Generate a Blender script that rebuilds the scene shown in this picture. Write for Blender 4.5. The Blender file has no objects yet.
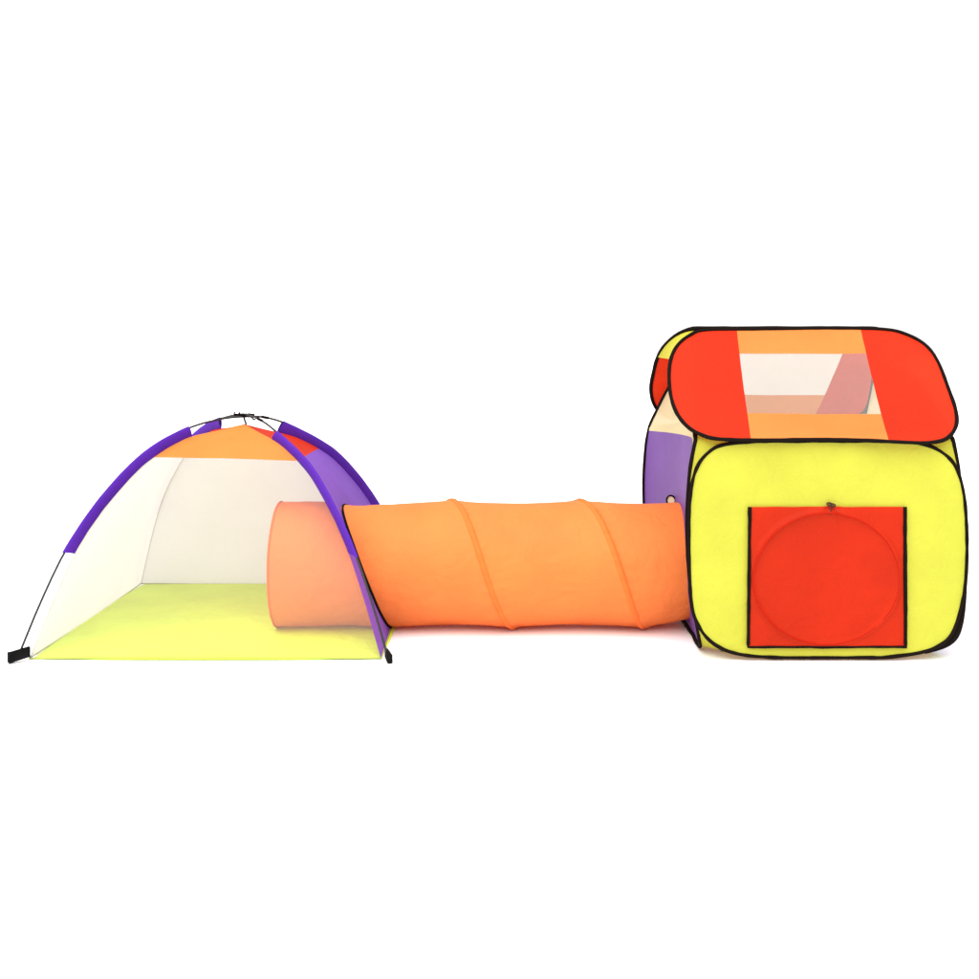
import bpy, bmesh, math, random
from mathutils import Vector, noise
sc = bpy.context.scene
PI = math.pi
# ------------------------------------------------------------------ camera
CAMZ, FPX, CU, CV = 0.975, 1102.0, 489.5, 350.0
cd = bpy.data.cameras.new("camera"); cam = bpy.data.objects.new("camera", cd)
sc.collection.objects.link(cam); sc.camera = cam
cam.location = (0, 0, CAMZ); cam.rotation_euler = (PI/2, 0, 0)
cd.sensor_width = 36; cd.lens = 36*FPX/979; cd.shift_y = -(489.5-CV)/979
cd.clip_start = 0.05; cd.clip_end = 500
# ------------------------------------------------------------------ light
w = bpy.data.worlds.new("World"); sc.world = w; w.use_nodes = True
bg = w.node_tree.nodes["Background"]
bg.inputs[0].default_value = (1, 1, 1, 1); bg.inputs[1].default_value = 1.06
def sun(name, strength, angle, rot, col=(1, 1, 1)):
    l = bpy.data.lights.new(name, 'SUN'); l.energy = strength; l.angle = math.radians(angle); l.color = col
    o = bpy.data.objects.new(name, l); sc.collection.objects.link(o)
    o.rotation_euler = [math.radians(a) for a in rot]; return o
sun("softbox_key", 4.6, 75, (29, -14, 0), (1, 0.985, 0.96))
sc.view_settings.view_transform = 'Standard'; sc.view_settings.look = 'None'
sc.view_settings.exposure = 0; sc.view_settings.gamma = 1

# ------------------------------------------------------------------ helpers
def at(u, v, Y):            # a point of the photograph at depth Y, in metres
    return Vector(((u-CU)*Y/FPX, Y, CAMZ-(v-CV)*Y/FPX))
def link(o, parent=None):
    sc.collection.objects.link(o)
    if parent: o.parent = parent
    return o
def empty(name, loc, label, cat):
    o = bpy.data.objects.new(name, None); o.location = loc; o.empty_display_size = .1
    o['label'] = label; o['category'] = cat; sc.collection.objects.link(o); return o
def build(name, bm, mat, parent=None, smooth=True, label=None):
    """geometry is given in world metres; a child is moved into its root's space"""
    me = bpy.data.meshes.new(name)
    off = Vector((0, 0, 0)); p = parent
    while p: off += p.location; p = p.parent
    if off.length: bmesh.ops.translate(bm, verts=bm.verts, vec=-off)
    bmesh.ops.recalc_face_normals(bm, faces=bm.faces)
    bm.to_mesh(me); bm.free()
    me.materials.append(mat)
    for f in me.polygons: f.use_smooth = smooth
    o = bpy.data.objects.new(name, me)
    if label: o['label'] = label
    return link(o, parent)
def spline(pts, n=12, closed=True):
    out = []; N = len(pts)
    for i in range(N if closed else N-1):
        g = (lambda k: pts[k % N]) if closed else (lambda k: pts[max(0, min(N-1, k))])
        p0, p1, p2, p3 = (Vector(g(i+k)) for k in (-1, 0, 1, 2))
        for j in range(n):
            t = j/n
            out.append(0.5*((2*p1)+(p2-p0)*t+(2*p0-5*p1+4*p2-p3)*t*t+(3*p1-p0-3*p2+p3)*t**3))
    if not closed: out.append(Vector(pts[-1]))
    return out
def tube(bm, pts, r, closed=False, seg=8, flat=1.0, wob=0.0):
    n = len(pts); rings = []; up = None
    for i, p in enumerate(pts):
        a = pts[(i-1) % n] if closed or i else pts[0]
        b = pts[(i+1) % n] if closed or i < n-1 else pts[-1]
        t = (b-a); t = t.normalized() if t.length > 1e-9 else Vector((1, 0, 0))
        if up is None:
            up = Vector((0, 0, 1)) if abs(t.z) < .9 else Vector((0, 1, 0))
        s = t.cross(up); s = s.normalized() if s.length > 1e-6 else Vector((1, 0, 0)); up = s.cross(t).normalized()
        rr = r(i/(n-1 if n > 1 else 1)) if callable(r) else r
        if wob: rr *= 1+wob*noise.noise(p*30)
        rings.append([bm.verts.new(p+s*math.cos(2*PI*k/seg)*rr+up*math.sin(2*PI*k/seg)*rr*flat) for k in range(seg)])
    m = n if closed else n-1
    for i in range(m):
        A = rings[i]; B = rings[(i+1) % n]; sh = 0
        if closed and i == n-1:
            sh = min(range(seg), key=lambda q: (A[0].co-B[q].co).length)
        for k in range(seg):
            try: bm.faces.new((A[k], A[(k+1) % seg], B[(k+1+sh) % seg], B[(k+sh) % seg]))
            except ValueError: pass
    if not closed:
        bm.faces.new(rings[0]); bm.faces.new(list(reversed(rings[-1])))
def grid(bm, P, nu, nv, closed_u=False, skip=None):
    V = [[bm.verts.new(P(i/nu, j/nv)) for j in range(nv+1)] for i in range(nu if closed_u else nu+1)]
    for i in range(nu):
        for j in range(nv):
            q = (V[i][j], V[(i+1) % len(V)][j], V[(i+1) % len(V)][j+1], V[i][j+1])
            if skip and skip(sum((x.co for x in q), Vector())/4): continue
            try: bm.faces.new(q)
            except ValueError: pass
    bmesh.ops.delete(bm, geom=[v for v in bm.verts if not v.link_faces], context='VERTS')
def sliced(loop, lines, step, to3d, classify):
    """fill a convex 2-D loop, cut it along the lines and a fine grid, return one bmesh per region"""
    def fresh():
        bm = bmesh.new()
        bm.faces.new([bm.verts.new((p[0], p[1], 0)) for p in loop])
        a0 = min(p[0] for p in loop); a1 = max(p[0] for p in loop); b0 = min(p[1] for p in loop); b1 = max(p[1] for p in loop)
        cuts = list(lines)
        k = a0+step
        while k < a1: cuts.append(((k+.00013, 0), (1, 0))); k += step
        k = b0+step
        while k < b1: cuts.append(((0, k+.00017), (0, 1))); k += step
        for (p, nrm) in cuts:
            bmesh.ops.bisect_plane(bm, geom=bm.verts[:]+bm.edges[:]+bm.faces[:], plane_co=(p[0], p[1], 0), plane_no=(nrm[0], nrm[1], 0), dist=1e-6)
        return bm
    base = fresh(); out = {}
    for f in base.faces:
        c = f.calc_center_median(); out.setdefault(classify(c.x, c.y), []).append([tuple(v.co) for v in f.verts])
    base.free(); res = {}
    for key, faces in out.items():
        if key is None: continue
        bm = bmesh.new(); cache = {}
        for f in faces:
            vs = []
            for co in f:
                k = (round(co[0], 5), round(co[1], 5))
                if k not in cache: cache[k] = bm.verts.new(to3d(co[0], co[1]))
                if cache[k] not in vs: vs.append(cache[k])
            if len(vs) > 2:
                try: bm.faces.new(vs)
                except ValueError: pass
        res[key] = bm
    return res
def nz(p, s, seed=0): return noise.noise(Vector(p)*s+Vector((seed*7.3, seed*3.1, seed)))

# ------------------------------------------------------------------ materials
def node(nt, t, **kw):
    n = nt.nodes.new(t)
    for k, v in kw.items():
        if k in n.inputs: n.inputs[k].default_value = v
        else: setattr(n, k, v)
    return n
def fabric(name, col, trans=.3, rough=.55, wr=.25, var=.06, spec=.12, veil=0.0):
    m = bpy.data.materials.new(name); m.use_nodes = True; nt = m.node_tree; nt.nodes.clear(); L = nt.links.new
    out = node(nt, 'ShaderNodeOutputMaterial')
    tc = node(nt, 'ShaderNodeTexCoord')
    n1 = node(nt, 'ShaderNodeTexNoise'); n1.inputs['Scale'].default_value = 5; n1.inputs['Detail'].default_value = 3
    n2 = node(nt, 'ShaderNodeTexNoise'); n2.inputs['Scale'].default_value = 420; n2.inputs['Detail'].default_value = 1
    n3 = node(nt, 'ShaderNodeTexNoise'); n3.inputs['Scale'].default_value = 11; n3.inputs['Detail'].default_value = 4; n3.inputs['Distortion'].default_value = 1.2
    for n in (n1, n2, n3): L(tc.outputs['Object'], n.inputs['Vector'])
    mr = node(nt, 'ShaderNodeMapRange'); mr.inputs['From Min'].default_value = .3; mr.inputs['From Max'].default_value = .7
    mr.inputs['To Min'].default_value = 1-var; mr.inputs['To Max'].default_value = 1+var
    L(n1.outputs[0], mr.inputs[0])
    wv = node(nt, 'ShaderNodeMapRange'); wv.inputs['From Min'].default_value = .3; wv.inputs['From Max'].default_value = .7
    wv.inputs['To Min'].default_value = .96; wv.inputs['To Max'].default_value = 1.04; L(n2.outputs[0], wv.inputs[0])
    mu = node(nt, 'ShaderNodeMath', operation='MULTIPLY'); L(mr.outputs[0], mu.inputs[0]); L(wv.outputs[0], mu.inputs[1])
    cm = node(nt, 'ShaderNodeVectorMath', operation='SCALE'); cm.inputs[0].default_value = col[:3]; L(mu.outputs[0], cm.inputs['Scale'])
    b1 = node(nt, 'ShaderNodeBump'); b1.inputs['Strength'].default_value = wr; b1.inputs['Distance'].default_value = .012
    L(n3.outputs[0], b1.inputs['Height'])
    b2 = node(nt, 'ShaderNodeBump'); b2.inputs['Strength'].default_value = .12; b2.inputs['Distance'].default_value = .0008
    L(n2.outputs[0], b2.inputs['Height']); L(b1.outputs[0], b2.inputs['Normal'])
    p = node(nt, 'ShaderNodeBsdfPrincipled'); p.inputs['Roughness'].default_value = rough
    p.inputs['Specular IOR Level'].default_value = spec
    L(cm.outputs[0], p.inputs['Base Color']); L(b2.outputs[0], p.inputs['Normal'])
    t = node(nt, 'ShaderNodeBsdfTranslucent'); L(cm.outputs[0], t.inputs['Color']); L(b1.outputs[0], t.inputs['Normal'])
    mx = node(nt, 'ShaderNodeMixShader'); mx.inputs[0].default_value = trans
    L(p.outputs[0], mx.inputs[1]); L(t.outputs[0], mx.inputs[2])
    last = mx
    if veil > 0:
        tr = node(nt, 'ShaderNodeBsdfTransparent'); tr.inputs['Color'].default_value = (.985, .965, .945, 1); m2 = node(nt, 'ShaderNodeMixShader'); m2.inputs[0].default_value = veil
        L(mx.outputs[0], m2.inputs[1]); L(tr.outputs[0], m2.inputs[2]); last = m2
    L(last.outputs[0], out.inputs['Surface'])
    return m
def plain(name, col, rough=.5, spec=.4, metal=0):
    m = bpy.data.materials.new(name); m.use_nodes = True; p = m.node_tree.nodes['Principled BSDF']; nt = m.node_tree
    n = node(nt, 'ShaderNodeTexNoise'); n.inputs['Scale'].default_value = 60
    r = node(nt, 'ShaderNodeMapRange'); r.inputs['To Min'].default_value = max(.05, rough-.12); r.inputs['To Max'].default_value = rough+.12
    nt.links.new(n.outputs[0], r.inputs[0]); nt.links.new(r.outputs[0], p.inputs['Roughness'])
    p.inputs['Base Color'].default_value = (*col, 1); p.inputs['Specular IOR Level'].default_value = spec; p.inputs['Metallic'].default_value = metal
    return m
YEL = fabric('yellow_nylon', (.565, .58, .062), wr=.45)
GUS = fabric('yellow_gusset', (.60, .60, .06), trans=.45)
RED = fabric('red_nylon', (.61, .030, .007), trans=.42, wr=.5)
ORG = fabric('orange_nylon', (.76, .255, .060), trans=.42)
TUN = fabric('tunnel_orange_nylon', (.82, .222, .054), trans=.25, wr=.55)
TAPE = fabric('tunnel_seam_tape', (.82, .165, .030), trans=.15)
PUR = fabric('purple_nylon', (.082, .017, .32), trans=.15, spec=.1)
LIL = fabric('sheer_purple_nylon', (.22, .088, .54), trans=.4)
PAN = fabric('soft_purple_nylon', (.185, .085, .35), trans=.2)
CRM = fabric('cream_mesh', (.76, .745, .775), trans=.40, wr=.15, var=.02, spec=.05, veil=.04)
CRM2 = fabric('cream_mesh_pale_yellow', (.88, .84, .52), trans=.45, wr=.1, var=.02, spec=.05, veil=.04)
VEIL = fabric('clear_white_mesh', (.70, .63, .60), trans=.4, wr=.1, var=.02, spec=.05, veil=.83)
WIN = fabric('window_mesh', (.62, .60, .57), trans=.4, wr=.1, var=.02, spec=.05, veil=.70)
WINB = fabric('back_window_mesh', (.72, .68, .64), trans=.5, wr=.1, var=.02, spec=.05, veil=.10)
FLR = fabric('yellow_floor_cloth', (.64, .86, .055), trans=.0, wr=.6)
BLK = plain('black_binding', (.008, .005, .004), .8, .04)
POLE = plain('dark_fibreglass', (.02, .02, .022), .4, .3)
BOOT = plain('black_webbing', (.006, .006, .006), .8, .08)
WHT = plain('white_studio_floor', (.95, .95, .95), .9, .0)

# ------------------------------------------------------------------ ground
bm = bmesh.new()
bmesh.ops.create_grid(bm, x_segments=2, y_segments=2, size=220)
bmesh.ops.translate(bm, verts=bm.verts, vec=(0, 0, -.002))
g = build('ground', bm, WHT); g['kind'] = 'structure'; g['label'] = 'seamless white studio ground'

# ================================================================== DOME TENT
TX, TY, HA = -0.896, 4.027, 0.58
PL = [(0, .735), (.12, .728), (.30, .694), (.488, .618), (.6655, .486), (.8095, .3327), (.908, .181), (1, .012)]
PR = [(0, .735), (.10, .728), (.2125, .700), (.47, .598), (.62, .494), (.77, .348), (.90, .172), (1, .008)]
def prof(tab, s):
    s = max(0, min(1, s)); n = len(tab)
    for i in range(n-1):
        if s <= tab[i+1][0]:
            p1, p2 = tab[i], tab[i+1]
            p0 = tab[i-1] if i else (-tab[1][0], tab[1][1]); p3 = tab[i+2] if i+2 < n else (2*p2[0]-p1[0], 2*p2[1]-p1[1])
            h = p2[0]-p1[0]; t = (s-p1[0])/h
            m1 = (p2[1]-p0[1])/(p2[0]-p0[0])*h; m2 = (p3[1]-p1[1])/(p3[0]-p1[0])*h
            return (2*t**3-3*t*t+1)*p1[1]+(t**3-2*t*t+t)*m1+(-2*t**3+3*t*t)*p2[1]+(t**3-t*t)*m2
    return tab[-1][1]
def pole_pt(sx, sy, s, inset=0.0):
    tab = PL if sx < 0 else PR
    z = prof(tab, s); r = s
    if inset:
        e = .01; d = Vector((HA*1.414*2*e, prof(tab, s+e)-prof(tab, s-e) if s > e else 0))
        if s+e > 1: d = Vector((HA*1.414*e, prof(tab, 1)-prof(tab, 1-e)))
        d.normalize(); nrm = Vector((d.y, -d.x))      # inward and down
        k = min(1, s/.12); e2 = max(0, min(1, (s-.6)/.4)); e2 = e2*e2*(3-2*e2)
        r = s+nrm.x*inset*k*(1+.35*e2)/(HA*1.414); z = z+nrm.y*inset*(1-e2)-.008*e2
        if s < .3:
            zl = .7046+(prof(tab, .3)-.030-.7046)*s/.3
            z = zl+(z-zl)*(s/.3)**3
        z = max(z, .004)
    return Vector((TX+sx*HA*r, TY+sy*HA*r, z))
INS = .030
def fab(sx, sy, s):
    if sx > 0:      # the cap seam sits a little nearer the crown on this side
        s = s*.425/.46 if s < .46 else .425+(s-.46)*.575/.54
    return pole_pt(sx, sy, s, INS)
tent = empty('dome_play_tent', (TX, TY, 0), 'low dome tent with purple pole sleeves, orange cap and clear mesh front over yellow floor', 'play tent')
SCAP = .46
def wall_pt(A, B, q, s):
    a = fab(*A, s); b = fab(*B, s)
    p = a.lerp(b, q)
    sag = 4*q*(1-q)*(.020*s*(1-s)*4+.012*(s if s < SCAP else SCAP))
    if A == (1, -1): sag = 4*q*(1-q)*(.004*min(1, s/SCAP)-.010*max(0, s-.5)*2*(1-s)*2)
    mid = Vector((TX, TY, p.z)); d = mid-p
    if d.length > 1e-6: p += d.normalized()*sag*min(1, d.length/.1)
    if s < SCAP: p.z -= 4*q*(1-q)*.006*(s/SCAP)
    p.z = max(.004, p.z+.0012*nz(p, 9)*(1 if s < .97 else 0))
    return p
C = {'front': ((-1, -1), (1, -1)), 'back': ((1, 1), (-1, 1)), 'side_left': ((-1, 1), (-1, -1)), 'side_right': ((1, -1), (1, 1))}
TUNY, TUNR = 3.90, .220
def rimr(y, z): return TUNR-.014*max(0, (z-TUNR)/TUNR)
def in_tunnel(c): return (c.y-TUNY)**2+(c.z-TUNR)**2 < (rimr(c.y, c.z)-.006)**2
for side, (A, B) in C.items():
    capm = ORG if side in ('front', 'back') else RED
    bm = bmesh.new(); grid(bm, lambda a, b: wall_pt(A, B, a, SCAP*b), 30, 16)
    bmesh.ops.remove_doubles(bm, verts=bm.verts, dist=1e-5)
    build('roof_panel', bm, capm, tent, label='orange roof panel' if capm is ORG else 'red roof panel')
    wm, nm, lb = {'front': (VEIL, 'mesh_front', 'clear mesh front'), 'back': (CRM, 'wall_panel', 'cream mesh back wall'),
                  'side_left': (CRM, 'wall_panel', 'cream mesh side wall'), 'side_right': (LIL, 'wall_panel', 'purple side wall with the tunnel opening')}[side]
    bm = bmesh.new()
    if side == 'side_right': grid(bm, lambda a, b: wall_pt(A, B, a, SCAP+(1-SCAP)*b), 110, 110, skip=in_tunnel)
    else: grid(bm, lambda a, b: wall_pt(A, B, a, SCAP+(1-SCAP)*b), 40, 40)
    wobj = build(nm, bm, wm, tent, label=lb)
    if side == 'side_right':
        rim = []
        for k in range(72):
            th = 2*PI*k/72; rq = TUNR*.995-.014*max(0, math.sin(th)); y = TUNY+rq*math.cos(th); z = max(.006, TUNR+rq*math.sin(th))
            lo, hi = SCAP, 1.0; q = .5
            for it in range(40):
                s = (lo+hi)/2; a = fab(*A, s); b = fab(*B, s); q = (y-a.y)/(b.y-a.y); q = max(0, min(1, q))
                if wall_pt(A, B, q, s).z > z: lo = s
                else: hi = s
            p = wall_pt(A, B, q, s); rim.append(Vector((p.x+.004, y, z)))
        bm = bmesh.new(); tube(bm, rim, .0045, closed=True); build('opening_trim', bm, BLK, wobj)
# hem seams along the corner edges of the walls (thin stitched piping)
for (sx, sy) in ((-1, -1), (1, -1), (-1, 1), (1, 1)):
    # pole sleeve: cloth folded round the pole and sewn to the wall edge
    s0, s1 = (.27, .815) if sx < 0 else (.25, .80)
    if sy > 0: s0, s1 = .2, .82
    bm = bmesh.new(); ns = 60
    side = Vector((sy, -sx, 0)).normalized()          # across the hoop plane
    def sl(a, b):
        s = s0+(s1-s0)*a+ (b-.5)**2*.02
        o = pole_pt(sx, sy, s); i = fab(sx, sy, s)
        d = (i-o).normalized(); L = (i-o).length
        # closed teardrop: b runs round the pole then along both faces of the cloth
        ph = 2*PI*b
        rad = .0068
        k = (1-math.cos(ph))/2
        p = o-d*rad+d*(L+rad+.0022)*k
        th = math.sin(ph)*(rad*(1-k)**.5+.0012)
        return p+side*th+side*.0015*nz(p, 25, 3)
    grid(bm, lambda b, a: sl(a, b), 24, ns, closed_u=True)
    build('pole_sleeve', bm, PUR, tent)
def pole_path(sx, sy):
    out = []
    for i in range(61):
        s = 1-i/30
        out.append(pole_pt(sx, sy, s) if s >= 0 else pole_pt(-sx, -sy, -s))
    return out
for k, (sx, sy) in enumerate(((-1, -1), (1, -1))):
    pts = [p+Vector((0, 0, .0035*(k*2-1)*max(0, 1-abs(i-30)/6))) for i, p in enumerate(pole_path(sx, sy))]
    # square-up of the crown where the two hoops rub
    bm = bmesh.new(); tube(bm, pts, .0038, seg=8); po = build('tent_pole', bm, POLE, tent)
    for f in (.5-.06, .5+.1) if k else (.5+.05,):
        i = int(f*60); bm = bmesh.new(); tube(bm, [pts[i]+(pts[i+1]-pts[i])*t for t in (-.3, .0, .3, .8)], .0052); build('ferrule', bm, BLK, po)
# boots
for (sx, sy) in ((-1, -1), (1, -1), (-1, 1), (1, 1)):
    p = pole_pt(sx, sy, 1); bm = bmesh.new()
    bmesh.ops.create_cube(bm, size=1)
    d = Vector((sx*.82, sy*.57, 0)).normalized() if sx < 0 else Vector((.35, -.95, 0)).normalized()
    n = Vector((-d.y, d.x, 0))
    for v in bm.verts:
        c = v.co.copy(); wide = .5+.5*(c.x+.5)
        if sy > 0: c *= .35
        v.co = p-d*.004+d*c.x*(.058 if sx < 0 else .05)+n*c.y*(.014+.006*c.x)+Vector((0, 0, c.z*(.026 if sx < 0 else .03)+.009+c.x*-.010))
    bmesh.ops.bevel(bm, geom=bm.edges[:], offset=.003, segments=2, affect='EDGES')
    for v in bm.verts: v.co.z = max(v.co.z, .0)
    bt = build('pole_foot', bm, BOOT, tent)
# crown tie: knotted cord and hook holding up the cloth
top = Vector((TX, TY, .735)); bm = bmesh.new()
random.seed(4)
for (dx, rr) in ((-.030, .005), (-.018, .006), (-.006, .0065), (.006, .006), (.018, .0065), (.030, .005)):
    lp = [top+Vector((dx+.005*math.sin(a*2), rr*math.cos(a), rr*.8*math.sin(a)+.001)) for a in [2*PI*k/14 for k in range(14)]]
    tube(bm, lp, .0034, closed=True, seg=6)
tube(bm, spline([top+Vector((-.034, -.006, .002)), top+Vector((-.035, -.01, .010)), top+Vector((-.031, -.012, .013))], 5, False), .0026, seg=6)
tube(bm, spline([top+Vector((-.018, -.006, .004)), top+Vector((-.016, -.012, .010)), top+Vector((-.012, -.012, .013))], 5, False), .0026, seg=6)
tube(bm, spline([top+Vector((-.03, -.006, -.002)), top+Vector((0, -.009, .003)), top+Vector((.03, -.006, -.003))], 5, False), .0036, seg=6)
tube(bm, spline([top+Vector((.018, -.004, .002)), top+Vector((.035, -.03, -.006)), top+Vector((.044, -.04, -.012)), top+Vector((.05, -.042, -.010))], 5, False), .0030, seg=6)
knot = build('crown_knot', bm, BLK, tent)
bm = bmesh.new(); tube(bm, spline([top+Vector((0, -.008, -.002)), top+Vector((.003, -.01, -.014)), top+Vector((.006, -.006, -.024)), top+Vector((.006, 0, -.031))], 6, False), .0034, seg=6)
build('hook', bm, BLK, knot)
# floor
FH = .562
def flo(a, b):
    x = (a-.5)*2; y = (b-.5)*2
    r = .97+.03*(1-abs(x*y)**3)
    X = TX+.003+FH*x*r+.0; Y = TY+FH*y*r
    z = .005+.003*max(0, nz((X, Y, 0), 4))+.0016*nz((X, Y, 0), 14)*1
    e = max(abs(x), abs(y))
    if e > .985: z = .001
    return Vector((X, Y, max(.0008, z)))
bm = bmesh.new(); grid(bm, flo, 70, 70); fl = build('floor_sheet', bm, FLR, tent)
bm = bmesh.new(); e = .995
cor = [Vector((TX+FH*.985*x, TY+FH*.985*y, .003)) for x, y in ((-1, -1), (1, -1), (1, 1), (-1, 1))]
pts = []
for i in range(4):
    a, b = cor[i], cor[(i+1) % 4]
    for j in range(20): pts.append(a.lerp(b, j/20)+Vector((0, 0, .001*nz(a.lerp(b, j/20), 6))))
tube(bm, pts, .0028, closed=True, seg=6); build('hem', bm, fabric('floor_hem', (.34, .40, .075), trans=0), fl)
# corner piping inside (stitched seams of the walls)
for (sx, sy) in ((-1, 1), (-1, -1)):
    bm = bmesh.new(); tube(bm, [fab(sx, sy, SCAP+(1-SCAP)*i/40)+Vector((.002*-sx, -.002*sy, 0)) for i in range(41)], .0016, seg=6)
    build('corner_seam', bm, fabric('seam_thread', (.60, .57, .54), trans=0), tent)

# ================================================================== TUNNEL
XL, XR = -.742, .700
tunnel = empty('play_tunnel', (-.03, TUNY, 0), 'round orange crawl tunnel with spiral seams joining the dome tent to the yellow house tent', 'play tunnel')
PITCH, XH = .4545, -.124
def hel_x(th): return XH+PITCH*th/(2*PI)        # th = 0 on top, grows towards the camera side
def tun_pt(x, th, extra=0):
    ph = ((x-hel_x(th)) / PITCH) % 1.0            # 0 at the wire
    d = min(ph, 1-ph)*PITCH
    sag = .009*math.sin(PI*ph)**1.0
    act = max(0, min(1, (x+.42)/.08))
    ridge = .0045*math.exp(-(d/.014)**2)*act; sag *= .45+.55*act
    r = TUNR-sag+ridge
    y = math.sin(th); z = math.cos(th)
    # the cloth hangs a little slack under and pulls tight near the tent wall
    r -= .015*math.exp(-((x+.47)/.10)**2)*(.3+.7*max(0, z))
    r += .0022*nz((x*.8, y*.5, z*.5), 7)+.0010*nz((x*2, y, z), 16, 2)
    # diagonal drag folds beside the wire, below
    r += .0034*max(0, nz((x*1.2, th*.5 if th < PI else (2*PI-th)*.5, 0), 6, 5))*math.sin((x*1.0+.35*th)*38)*(.4+.6*max(0, -z+.4))
    r += .0016*math.sin(th*26+9*nz((x, y, z), 5))*math.exp(-(d/.045)**2)*act
    fold = math.sin((x-hel_x(th)*.8)*95)*.0009*math.exp(-(d/.05)**2)*max(0, -z+.3)
    r += fold+extra
    if x > .53: r -= .018*((x-.53)/.14)**1.3*max(0, -z)
    zz = TUNR+r*z
    return Vector((x, TUNY-r*y, max(.001, zz)))
bm = bmesh.new()
grid(bm, lambda a, b: tun_pt(XL+(XR-XL)*b, 2*PI*a), 144, 280, closed_u=True)
body = build('fabric_tube', bm, TUN, tunnel)
def tape(off, wd, hgt):
    bm = bmesh.new(); rows = []
    th = 2*PI*(-.36-XH)/PITCH; end = 2*PI*(XR-XH)/PITCH; n = 420
    for i in range(n+1):
        t = th+(end-th)*i/n; x = hel_x(t)+off; row = []
        for k in range(7):
            q = (k/6-.5)*2; row.append(bm.verts.new(tun_pt(min(XR, max(XL, x+q*wd)), t, .0010+hgt*(1-q*q))))
        rows.append(row)
    for i in range(n):
        for k in range(6):
            try: bm.faces.new((rows[i][k], rows[i][k+1], rows[i+1][k+1], rows[i+1][k]))
            except ValueError: pass
    return bm
build('spiral_seam', tape(0, .011, .0022), TAPE, tunnel)
for x, nm in ((XL, 'end_hoop'), (XR, 'end_hoop')):
    bm = bmesh.new(); tube(bm, [tun_pt(x, 2*PI*k/96, .0) for k in range(96)], .004, closed=True)
    build(nm, bm, TAPE, tunnel)

# ================================================================== HOUSE TENT
FY, BY = 3.467, 4.385
house = empty('pop_up_house_tent', (1.06, 3.92, 0), 'square yellow pop-up house tent with red and orange roof and red door flap', 'play tent')
def P2(u, v, Y=FY): p = at(u, v, Y); return (p.x, p.z)
# --- front wall loop (x, z)
FL = [P2(*q) for q in ((688.8, 540), (690, 495), (696.5, 468), (709, 452), (725, 444.5), (760, 441.5), (828, 441), (895, 441.5), (921, 443.5), (940, 451),
      (955, 466), (963.5, 492), (966.8, 530), (966, 575), (960, 610), (950, 636), (929, 650), (893, 656.5), (850, 658.5), (790, 658), (742, 654.5), (716, 645), (699, 627), (691, 600))]
FLs = [Vector((p.x, max(.0074, p.y))) for p in spline([Vector(p) for p in FL], 10)]
def front3(x, z, sgn=1, Y0=FY):
    cx, cz, a, b = 1.06, .35, .44, .35
    e = max(0, 1-min(1, ((x-cx)/a)**2)) * max(0, 1-min(1, ((z-cz)/b)**2))
    y = -.009*e**.8 + .004*nz((x, 0, z), 5, 1)*min(1, e*4)+.0018*nz((x, 0, z), 13, 2)*min(1, e*5)
    return Vector((x, Y0+sgn*y, z))
r = sliced(FLs, [], .02, lambda a, b: front3(a, b), lambda a, b: 'w')
fw = build('front_wall', r['w'], YEL, house)
def wobble(p, k=.0012, s=10): return p+Vector((nz(p, s, 1), nz(p, s, 2), nz(p, s, 3)))*k
bm = bmesh.new(); tube(bm, [wobble(Vector((p.x, FY-.002, p.y))) for p in FLs], .0057, closed=True, flat=1.0, wob=.3)
build('edge_binding', bm, BLK, fw)
# --- back wall
r = sliced(FLs, [], .04, lambda a, b: front3(a, b, -1, BY), lambda a, b: 'w')
bw = build('back_wall', r['w'], YEL, house)
bm = bmesh.new(); tube(bm, [Vector((p.x, BY+.002, p.y)) for p in FLs], .0072, closed=True); build('edge_binding', bm, BLK, bw)
# --- side walls, loop in (y, z)
SYa, SYb, ZT = FY+.014, BY-.01, .885
def rounded(y0, y1, z0, z1, rt, rb, rb0):
    pts = []
    def arc(cy, cz, r, a0, a1, ry=None):
        for k in range(13):
            a = a0+(a1-a0)*k/12; pts.append(Vector((cy+(ry or r)*math.cos(a), cz+r*math.sin(a))))
    arc(y1-rb, z0+rb, rb, -PI/2, 0); arc(y1-rt, z1-rt, rt, 0, PI/2); arc(y0+rt, z1-rt, rt, PI/2, PI); arc(y0+rb0, z0+rb0, rb0, PI, 1.5*PI)
    # densify the straights
    out = []
    for i, p in enumerate(pts):
        q = pts[(i+1) % len(pts)]; n = max(1, int((q-p).length/.02))
        out += [p.lerp(q, j/n) for j in range(n)]
    return out
SL = rounded(SYa, SYb, .008, ZT, .20, .20, .13)
def under_roof(y):        # the loop stays below the two roof slopes
    return min(1.052+(.690-1.052)*(3.90-y)/(3.90-FY+.032), 1.052+(.705-1.052)*(y-3.90)/.47)-.034
SL = [Vector((p.x, min(p.y, under_roof(p.x)))) for p in SL]
BOT = min(p.y for p in SL)
def barrel(z): return .30*(z-.42)**2 + (.12*max(0, .25-z)**2 if z < .25 else 0) + (.05*max(0, z-.6))
def side3(y, z, s, puff=True):
    cy = (SYa+SYb)/2
    ey = max(0, 1-((y-cy)/((SYb-SYa)/2))**2); ez = max(0, 1-((z-ZT/2)/(ZT/2))**2)
    sg = .058*(ey**.7)*(ez**.7) if puff else 0
    base = .612+barrel(z)+ (.012 if y < cy else 0)*max(0, 1-abs(y-SYa)/.2)
    low = max(0, 1-z/.16)*min(1, max(0, y-SYa)/.25)*.022
    sg *= max(0, min(1, (under_roof(y)-z)/.16))**.7
    x = base+low+sg+.003*nz((1, y, z), 6)*min(1, 3*ey*ez)
    return Vector((x if s < 0 else 2.115-x, y, z))
YP0, YP1, ZP0 = SYa+.045, SYb+.1, .655
def ZPf(y): return ZP0+.038*(SYb-y)/.9
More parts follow.
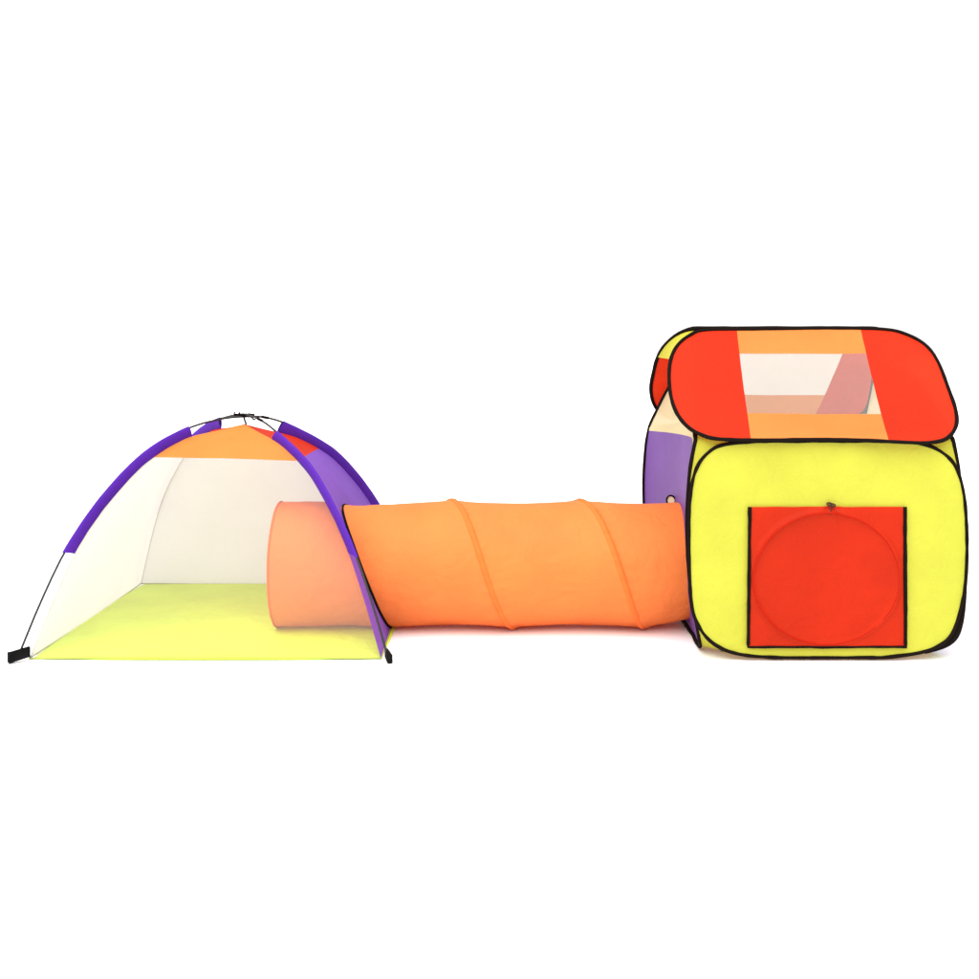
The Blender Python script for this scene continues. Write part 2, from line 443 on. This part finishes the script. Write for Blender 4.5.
def scl(y, z):
    if (y-TUNY)**2+(z-TUNR)**2 < (TUNR-.014-.03*max(0, (TUNR-z)/TUNR))**2: return None
    # purple centre with a rounded upper corner towards the front
    rr = .05; ZP = ZPf(y)
    lim = YP0 - .05*max(0, (.45-z)/.45)
    if z > ZP or y < lim: return 'mesh'
    if z > ZP-rr and y < YP0+rr and (y-YP0-rr)**2+(z-ZP+rr)**2 > rr*rr: return 'mesh'
    return 'purple'
def scr(y, z):
    k = scl(y, z)
    return 'purple' if k is None else k
for s, nm in ((-1, 'left'), (1, 'right')):
    r = sliced(SL, [((SYb, ZP0), (.038/.9, 1))], .0125, lambda a, b: side3(a, b, s), scl if s < 0 else scr)
    root = build('side_wall', r['purple'], PAN, house, label='purple side wall')
    build('mesh_border', r['mesh'], CRM2, root)
    bm = bmesh.new(); tube(bm, [wobble(side3(p.x, p.y, s, False)) for p in SL], .0066, closed=True, wob=.15); build('edge_binding', bm, BLK, root)
    if s < 0:
        c = at(671, 500.5, 3.98)
        bm = bmesh.new(); tube(bm, [c+Vector((.021*math.cos(a)*.7, -.021*math.cos(a)*.4, .018*math.sin(a))) for a in [2*PI*k/24 for k in range(24)]], .0032, closed=True, seg=6)
        lp = build('toggle_ring', bm, BLK, root)
        bm = bmesh.new(); bm.faces.new([bm.verts.new(c+Vector((.020*math.cos(a)*.7, -.020*math.cos(a)*.4+.003, .017*math.sin(a)))) for a in [2*PI*k/24 for k in range(24)]])
        build('eyelet_patch', bm, CRM2, lp, smooth=False)
bm = bmesh.new()
grid(bm, lambda a, b: Vector((.75+.62*a, FY+.10+(BY-FY-.2)*b, .004+.002*abs(nz((a*2, b*2, 0), 3)))), 24, 24)
build('floor_sheet', bm, YEL, house)
# --- gussets joining front wall and side walls (ruled cloth)
def side_front_y(z):      # y of the side loop's front edge at height z
    best = [p for p in SL if p.x < (SYa+SYb)/2]
    return min(best, key=lambda p: abs(p.y-z)).x
def interp_loop(L, z, left):
    c = 1.06; best = None
    for i, p in enumerate(L):
        q = L[(i+1) % len(L)]
        if (p.y-z)*(q.y-z) <= 0 and p.y != q.y:
            x = p.x+(q.x-p.x)*(z-p.y)/(q.y-p.y)
            if (x < c) == left and (best is None or (x < best if left else x > best)): best = x
    return best
def loop_y(z):
    best = None
    for i, p in enumerate(SL):
        q = SL[(i+1) % len(SL)]
        if (p.y-z)*(q.y-z) <= 0 and p.y != q.y:
            y = p.x+(q.x-p.x)*(z-p.y)/(q.y-p.y)
            if best is None or y < best: best = y
    return best
for left in (True, False):
    for back in (False, True):
        bm = bmesh.new(); rows = []
        for i in range(61):
            z = .02+((.745 if not back else .68)-.02)*i/60; zf = min(z, .6845)
            fx = interp_loop(FLs, zf, left); yy = loop_y(z)
            if fx is None or yy is None: continue
            sp = side3(yy, z, -1 if left else 1, False); a = Vector((fx, FY+.002, zf))
            if back: sp.y = FY+BY-sp.y; a.y = BY-.002
            rows.append([bm.verts.new(a.lerp(sp, k/4)) for k in range(5)])
        for i in range(len(rows)-1):
            for k in range(4): bm.faces.new((rows[i][k], rows[i][k+1], rows[i+1][k+1], rows[i+1][k]))
        build('corner_gusset', bm, GUS, house)
# --- stand-in for the side frame showing outside the front frame, lower right
pts = [at(u, v, FY+.010) for u, v in ((966, 560), (965.5, 590), (962.5, 614), (957.5, 631), (951, 640.5), (941, 647.5), (925, 653))]
bm = bmesh.new(); tube(bm, spline(pts, 6, False), lambda t: .004+.008*math.sin(PI*t**1.3)**2, seg=8); build('side_frame_corner', bm, BLK, house)

# --- roof: two hinged panels meeting at the ridge; coords (x, t), t = 0 ridge .. 1 eave
RY, RZ, EYf, EZ = 3.90, 1.052, FY-.032, .690
def roof_plane(x, t, back=False):
    y = RY+(EYf-RY)*t if not back else RY+(4.37-RY)*t
    z = RZ+(EZ-RZ)*t if not back else RZ+(.705-RZ)*t
    return Vector((x, y, z))
def inv_front(u, v):
    # ray / front roof plane
    a = CAMZ; k = (CV-v)/FPX      # z = CAMZ + k*y
    # z = RZ + (EZ-RZ)*t ; y = RY+(EYf-RY)*t
    t = (RZ-CAMZ-k*RY)/(k*(EYf-RY)-(EZ-RZ))
    y = RY+(EYf-RY)*t
    return Vector(((u-CU)*y/FPX, t))
RFp = [(708, 330), (690, 335), (677, 346), (670, 363), (669.5, 385), (674, 407), (684, 423), (699, 433.5), (722, 439.5), (780, 440), (840, 439.5), (900, 442), (930, 442.5), (947, 438.5),
       (956, 426), (955.5, 409), (948, 387), (938, 362), (925, 345), (906, 334.5), (884, 329.5), (840, 328.5), (770, 329)]
RF = [Vector((p.x, max(0.0, p.y))) for p in spline([inv_front(*q) for q in RFp], 10)]
def bul(x, t, s):
    e = max(0, 1-((x-1.055)/.45)**2)*max(0, 1-((t-.5)/.5)**2)
    return s*.010*e**.7+s*(.003*nz((x, 0, t), 5, 5)+.0012*nz((x, 0, t), 14, 6))*min(1, 4*e)
NF = Vector((0, -.62, .78)); NB = Vector((0, .62, .78))
xl0, xl1 = inv_front(737, 330), inv_front(751, 439)
xr0, xr1 = inv_front(861, 330), inv_front(888.5, 439)
def bx(p, q, t): return p.x+(q.x-p.x)*(t-p.y)/(q.y-p.y)
def lin(p, q): d = q-p; return ((p.x, p.y), (d.y, -d.x))
TA, TB = inv_front(780, 352).y, inv_front(780, 412).y
def rcl(x, t):
    if x < bx(xl0, xl1, t): return 'red_l'
    if x > bx(xr0, xr1, t): return 'red_r'
    return 'top' if t < TA else ('bot' if t > TB else 'win')
def add_roof(loop, cl, lines, back):
    f = lambda a, b: roof_plane(a, b, back)+(NB if back else NF)*bul(a, b, -1)
    r = sliced(loop, lines, .025, f, cl)
    root = bpy.data.objects.new('roof', None)
    root = build('roof_panel', r['win'], WINB if back else WIN, house, label='mesh window panel of the roof slope')
    for k, m, nm, lb in (('red_l', RED, 'side_cloth', 'red end cloth'), ('red_r', RED, 'side_cloth', 'red end cloth'), ('top', ORG, 'ridge_band', 'orange band'), ('bot', ORG, 'eave_band', 'orange band')):
        if k in r: build(nm, r[k], m, root, label=lb)
    bm = bmesh.new(); tube(bm, [wobble(roof_plane(p.x, p.y, back), .0015, 7) for p in loop], .0074 if back else .0062, closed=True, wob=.15); build('edge_binding', bm, BLK, root)
    return root
add_roof(RF, rcl, [lin(xl0, xl1), lin(xr0, xr1), ((0, TA), (0, 1)), ((0, TB), (0, 1))], False)
# back slope: rounded rectangle
BL = []
def rr2(x0, x1, t0, t1, rx, rt):
    P = []
    for cx, ct, a0 in ((x1-rx, t1-rt, 0), (x0+rx, t1-rt, PI/2), (x0+rx, t0+rt, PI), (x1-rx, t0+rt, 1.5*PI)):
        for k in range(13): a = a0+PI/2*k/12; P.append(Vector((cx+rx*math.cos(a), ct+rt*math.sin(a))))
    return P
BLp = []
for cx, ct, rx, rt, a0 in ((1.475-.08, 1.02-.14, .08, .14, 0), (.612+.13, 1.0-.46, .13, .46, PI/2), (.612+.125, .40, .125, .40, PI), (1.475-.125, .40, .125, .40, 1.5*PI)):
    for k in range(13): an = a0+PI/2*k/12; BLp.append(Vector((cx+rx*math.cos(an), ct+rt*math.sin(an))))
for i, p in enumerate(BLp):
    q = BLp[(i+1) % len(BLp)]; n = max(1, int((q-p).length/.03)); BL += [p.lerp(q, j/n) for j in range(n)]
def bcl(x, t):
    if x < .85: return 'red_l'
    if x > 1.285: return 'red_r'
    return 'top' if t < TA else ('bot' if t > .70 else 'win')
add_roof(BL, bcl, [((.85, 0), (1, 0)), ((1.285, 0), (1, 0)), ((0, TA), (0, 1)), ((0, .70), (0, 1))], True)
# gable gussets under the ridge at both ends
def side_x(loop, t, left):
    best = None
    for i, p in enumerate(loop):
        q = loop[(i+1) % len(loop)]
        if (p.y-t)*(q.y-t) <= 0 and p.y != q.y:
            x = p.x+(q.x-p.x)*(t-p.y)/(q.y-p.y)
            if best is None or (x < best if left else x > best): best = x
    return best
for left in (True, False):
    bm = bmesh.new(); rows = []
    for i in range(20):
        t = .012+(.30-.012)*i/19
        a = roof_plane(side_x(RF, t, left), t); b = roof_plane(side_x(BL, t, left), t, True)
        rows.append([bm.verts.new(a.lerp(b, k/6)) for k in range(7)])
    for i in range(19):
        for k in range(6): bm.faces.new((rows[i][k], rows[i][k+1], rows[i+1][k+1], rows[i+1][k]))
    build('gable_gusset', bm, GUS, house)

# --- door flap with the round opening's hoop pressing through
DC = P2(824.5, 577.5); RX, RZ2 = 73/317.9, 66.5/317.9
d0 = P2(748.5, 506); d1 = P2(903, 646)
def flap(a, b):
    wav = .0012*nz((a*4, b*6, 0), 1.5)
    x = d0[0]+(d1[0]-d0[0])*a; z = d1[1]+(d0[1]-d1[1])*b
    x += (-.004*(1-b) if a < .5 else .003*(1-b))*abs(a-.5)*2 + .0012*nz((0, 0, z), 28)*(1 if a < .5 else .3)*abs(a-.5)*2
    z += .0015*nz((x, 0, 0), 14, 2)*(1 if b > .9 or b < .1 else 0)
    if b > .9: z += (.003*math.exp(-((x-(DC[0]+.012))/.03)**2)-.0016*abs(a-.5))*((b-.9)/.1)
    rr = math.hypot((x-DC[0])/RX, (z-DC[1])/RZ2)
    ang = math.atan2(z-DC[1], x-DC[0])
    fade = 1-.65*max(0, math.cos(ang-math.radians(-78)))**3
    y = -.0085*math.exp(-((rr-1)/.042)**2)*fade
    if rr < 1: y += .004*(1-rr*rr)
    y += .0045*nz((x, 0, z), 6, 8)*1.0+.0015*nz((x, 0, z), 22, 9)+.003*(nz((x*1.6+z, 0, z*.7-x), 9, 4)**2)*2
    # pinch folds fanning from the toggle
    tx, tz = DC[0]+.012, d0[1]+0.0
    dd = math.hypot(x-tx, z-tz); an = math.atan2(x-tx, tz-z+.02)
    y += -.0030*math.sin(an*7+1)*math.exp(-dd/.09)*min(1, dd/.015)
    y += -.003*math.exp(-((x-(tx+.013+.25*(tz-z)*.5))/.004)**2)*math.exp(-((tz-z-.045)/.03)**2)
    edge = min(a, 1-a, b)
    bel = front3(x, z).y
    return Vector((x, min(bel-.004, bel-.010+y*min(1, edge*14+.15)), z))
bm = bmesh.new(); grid(bm, flap, 120, 110); dr = build('door_flap', bm, RED, house, label='square red door flap over the round entrance')
bm = bmesh.new()
path = [flap(0, 1-k/40)+Vector((0, -.001, 0)) for k in range(40)]
path += [flap(k/40, 0)+Vector((0, -.001, 0)) for k in range(40)] + [flap(1, k/40)+Vector((0, -.001, 0)) for k in range(41)]
tube(bm, path, lambda t: .0058 if t < .33 else (.0040 if t < .66 else .0060), seg=8, wob=.25); build('edge_binding', bm, BLK, dr)
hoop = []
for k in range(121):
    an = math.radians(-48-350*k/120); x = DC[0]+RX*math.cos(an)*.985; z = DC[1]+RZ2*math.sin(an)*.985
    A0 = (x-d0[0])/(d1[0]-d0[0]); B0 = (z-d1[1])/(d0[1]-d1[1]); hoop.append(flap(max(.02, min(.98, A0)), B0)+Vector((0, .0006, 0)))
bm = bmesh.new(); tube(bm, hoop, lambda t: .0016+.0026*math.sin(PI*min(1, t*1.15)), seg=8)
build('hoop_shade_line', bm, fabric('painted_hoop_shade', (.38, .012, .003), trans=0, spec=.05), dr)  # darker red ring paints the shadow line of the hoop behind the flap
tp = flap(.52, 1); bm = bmesh.new()
for k in range(3):
    c = tp+Vector((-.006+.006*k, -.006, .006-.002*k)); rr = .007
    tube(bm, [c+Vector((rr*math.cos(a), -.004*math.sin(a*2), rr*.7*math.sin(a))) for a in [2*PI*j/12 for j in range(12)]], .0022, closed=True, seg=6)
tube(bm, spline([tp+Vector((0, -.006, .002)), tp+Vector((.0, -.009, -.012)), tp+Vector((-.004, -.008, -.028))], 6, False), .0016, seg=6)
tg = build('toggle_knot', bm, plain('dark_red_cord', (.05, .008, .006), .7), dr)

for o in sc.objects:
    if o.type == 'MESH' and o.parent is None and o.name != 'ground': print('TOP', o.name)
